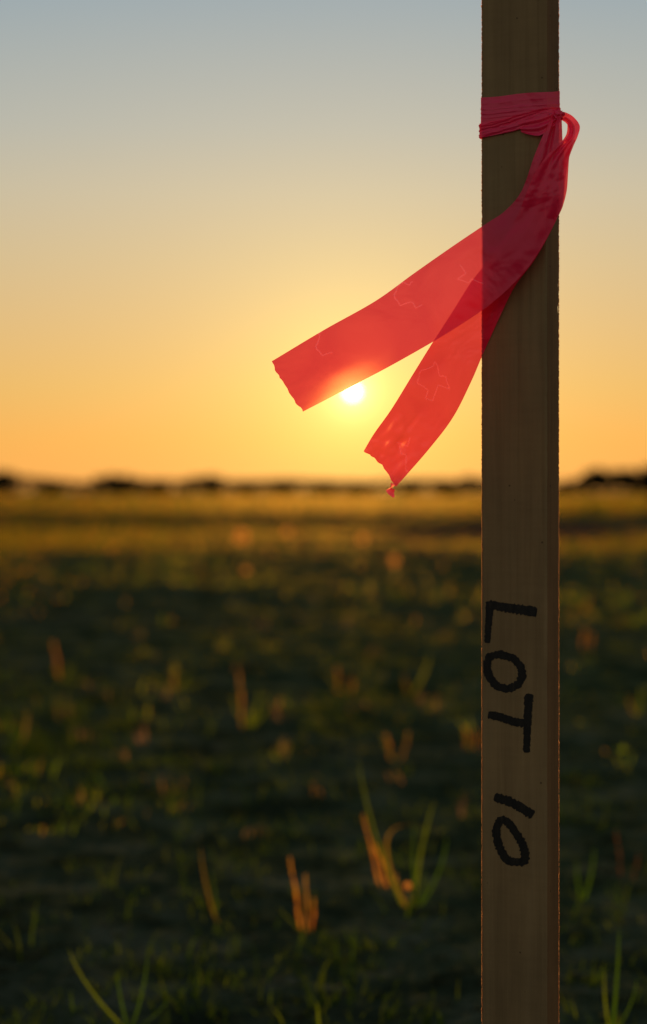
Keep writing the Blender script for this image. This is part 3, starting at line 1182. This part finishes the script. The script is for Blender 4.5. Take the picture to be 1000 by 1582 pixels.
def build_wrap(name, top, bot, lift, mat, relief, nv=40, per_mm=5):
    """a band right round the stake. top/bot: photo rows as functions of t, 0 at left arris .. 1 at right arris of the front,
    1..1.45 side, then back"""
    # perimeter walk: front from left to right, right side, back, left side
    path = []
    r = .0012
    total = 0
    segs = [(FW, 0, -1, 0, FW), (0, 0, 0, 1, FT), (0, FT, 1, 0, FW), (FW, FT, 0, -1, FT)]
    nrm = [(0, -1), (-1, 0), (0, 1), (1, 0)]
    for k, (u, w, du, dw, L) in enumerate(segs):
        n = int(L * 1000 * per_mm)
        for i in range(n):
            s = i / n
            d = s * L
            uu, ww = u + du * d, w + dw * d
            # blend normals near corners
            a = nrm[k]; b = nrm[(k + 1) % 4] if s > .5 else nrm[(k - 1) % 4]
            e = min(d, L - d) / .0015
            m = .5 * max(0, 1 - e)
            nn = Vector((a[0] * (1 - m) + b[0] * m, a[1] * (1 - m) + b[1] * m)).normalized()
            path.append((uu, ww, nn, total + d))
        total += L
    V = []; F = []
    n = len(path)
    for i, (u, w, nn, s) in enumerate(path):
        t = s / FW                                        # 0..1 on the front
        for j in range(nv + 1):
            v = j / nv
            q = ER + TL * u + TB * w
            Yq = q.y
            tt = t if t <= total / FW - .5 else t - total / FW      # left side runs back to the left arris
            yt = top(tt); yb = bot(tt)
            y = yt + (yb - yt) * v
            z = EYE - (y - 755) * KK * Yq
            wave = relief(t, v)
            # pinched edges
            h = lift + max(.00003, wave) 
            out = TL * nn.x + TB * nn.y
            V.append((q.x + out.x * h, q.y + out.y * h, z))
    for i in range(n):
        k = (i + 1) % n
        for j in range(nv):
            a = i * (nv + 1) + j; b = k * (nv + 1) + j
            F.append((a, a + 1, b + 1, b))
    return mesh_obj(name, V, F, mat, tape)


def lerp(a, b, t):
    return a + (b - a) * t


def clampt(t):
    return max(0, min(1.1, t))


def rel_wrap(t, v):
    # sharp folds that converge towards the knot
    f = 0
    tt = clampt(t)
    vv = v + .25 * tt * (v - .3)
    for (c0, c1, w, a) in ((.38, .52, .018, .00035), (.52, .70, .02, .00045), (.66, .82, .016, .0003), (.85, .9, .03, .0004), (.2, .22, .03, .00012)):
        c = lerp(c0, c1, tt) + .03 * noise.noise(Vector((t * 5, c0 * 9, 0)))
        d = (vv - c) / w
        f += a * .6 * math.exp(-d * d) - a * .3 * math.exp(-((vv - c - w * 1.6) / w) ** 2)
    f += .00018 * noise.noise(Vector((t * 4, v * 7, 1.0))) + .0002
    return f


def rel_twist(t, v):
    tt = clampt(t)
    f = .0001
    f += 0.00045 * math.sin(v * 9 + tt * 3 + 1.5 * noise.noise(Vector((t * 3, v * 2, 5)))) ** 3
    f += .0003 * noise.noise(Vector((t * 6, v * 12, 2.0)))
    return f + .0006


def top1(t):
    return lerp(150.5, 141.5, max(-.3, min(1.05, t))) + .8 * math.sin(t * 7)


def bot1(t):
    tt = max(-.2, min(1.15, t))
    return lerp(200, 184, tt)


def top2(t):
    tt = max(-.3, min(1.1, t))
    return lerp(191, 168, tt ** 1.0 if tt > 0 else tt) + 1.2 * math.sin(t * 5)


def bot2(t):
    tt = max(-.3, min(1.2, t))
    return lerp(213.5, 203, min(.5, tt) / .5) if tt < .5 else lerp(203, 186, (tt - .5) / .6)


build_wrap('wrap', top1, bot1, .00012, TAPE2, rel_wrap)
w2 = build_wrap('wrap', top2, bot2, .0005, TAPE2, rel_twist, nv=34)
# slack flap from the wrap into the knot, right part of the front
flap = Strip(gaps([(800, 190), (815, 186), (835, 182), (855, 176), (868, 172)], [1.2, 1.8, 2.5, 3.5, 3.5]), gaps([(806, 204), (820, 208), (834, 209), (846, 202), (862, 190)], [1.4, 2.0, 2.5, 3.6, 4.0]),
             lambda u, v: .6 * math.sin(v * 13 + u * 2))
flap.build('flap', TAPE2, tape, nu=50, nv=20)


def build_knot():
    """small tight knot: a lumpy gathered bead of film"""
    c = px(862, 179, 1.0125)
    bm = bmesh.new()
    bmesh.ops.create_icosphere(bm, subdivisions=4, radius=1)
    for v in bm.verts:
        d = v.co.normalized()
        f = 1 + .28 * math.sin(d.x * 7 + d.z * 9 + 3 * noise.noise(d * 2)) + .2 * noise.noise(d * 3)
        v.co = Vector((d.x * .0030 * f + d.z * .0006, d.y * .0022 * f, d.z * .0030 * f)) + c - tape.location
    me = bpy.data.meshes.new('knot'); bm.to_mesh(me); bm.free()
    me.polygons.foreach_set('use_smooth', [True] * len(me.polygons))
    me.materials.append(TAPE2)
    o = bpy.data.objects.new('knot', me); COL.objects.link(o); o.parent = tape


build_knot()

# faint printed outlines of a state map on the film
STATE = [(.35, 1.0), (.56, 1.0), (.56, .78), (.66, .74), (.80, .71), (.93, .70), (.94, .52), (.98, .42), (.95, .30), (.86, .25), (.74, .14), (.67, .05), (.68, -.08),
         (.58, -.03), (.52, .06), (.46, .18), (.38, .29), (.30, .24), (.22, .24), (.15, .36), (.08, .45), (0, .54), (.35, .54)]


def print_outline(strip, cx, cy, size, rot, parent, part=(0, 1), flip=False):
    # nearest film parameter to the middle of the mark
    best = None
    for i in range(0, 101):
        for j in range(0, 21):
            a = cat(strip.A, i / 100).lerp(cat(strip.B, i / 100), j / 20)
            d = (a.x - cx) ** 2 + (a.y - cy) ** 2
            if best is None or d < best[0]:
                best = (d, i / 100, j / 20)
    _, u0, v0 = best
    a0 = cat(strip.A, u0).lerp(cat(strip.B, u0), v0)
    du = cat(strip.A, min(1, u0 + .01)).lerp(cat(strip.B, min(1, u0 + .01)), v0) - cat(strip.A, u0 - .01).lerp(cat(strip.B, u0 - .01), v0)
    k = .02 if u0 + .01 <= 1 else .01
    du = Vector((du.x, du.y)) / k
    dv = cat(strip.B, u0) - cat(strip.A, u0); dv = Vector((dv.x, dv.y))
    det = du.x * dv.y - du.y * dv.x
    pts = []
    n = len(STATE)
    for i in range(n):
        p0 = Vector(STATE[i]); p1 = Vector(STATE[(i + 1) % n])
        for s in range(4):
            q = p0.lerp(p1, s / 4)
            pts.append(q)
    i0, i1 = int(part[0] * len(pts)), int(part[1] * len(pts))
    pts = pts[i0:i1]
    out = []
    for q in pts:
        x = (q.x - .5) * size * (-1 if flip else 1); y = -(q.y - .5) * size
        c, s = math.cos(rad(rot)), math.sin(rad(rot))
        X, Yv = x * c - y * s, x * s + y * c
        out.append((u0 + (X * dv.y - Yv * dv.x) / det, v0 + (du.x * Yv - du.y * X) / det))
    V = []; F = []
    P3 = [strip.at(min(.995, max(.0, a)), min(.99, max(.01, b))) + Vector((0, -.0002, 0)) for a, b in out]
    m = len(P3)
    closed = part == (0, 1)
    for i in range(m):
        a = P3[i - 1] if i or closed else P3[0]; b = P3[(i + 1) % m] if closed or i < m - 1 else P3[i]
        t = (b - a).normalized() if (b - a).length > 1e-9 else Vector((1, 0, 0))
        nr = Vector((-t.z, 0, t.x)).normalized() * .0003
        V += [P3[i] - nr, P3[i] + nr]
    for i in range(m if closed else m - 1):
        j = (i + 1) % m
        F.append((2 * i, 2 * j, 2 * j + 1, 2 * i + 1))
    mesh_obj('printed_outline', V, F, PRINT, parent, smooth=False)


print_outline(tail1, 730, 418, 46, -35, t1o, part=(.55, 1.0))
print_outline(tail1, 637, 452, 50, 150, t1o, part=(0.0, .8))
print_outline(tail1, 515, 532, 46, 150, t1o, part=(.1, .6))
print_outline(tail2, 672, 586, 54, -160, t2o)
print_outline(tail2, 634, 694, 50, 20, t2o, part=(.5, 1.0))
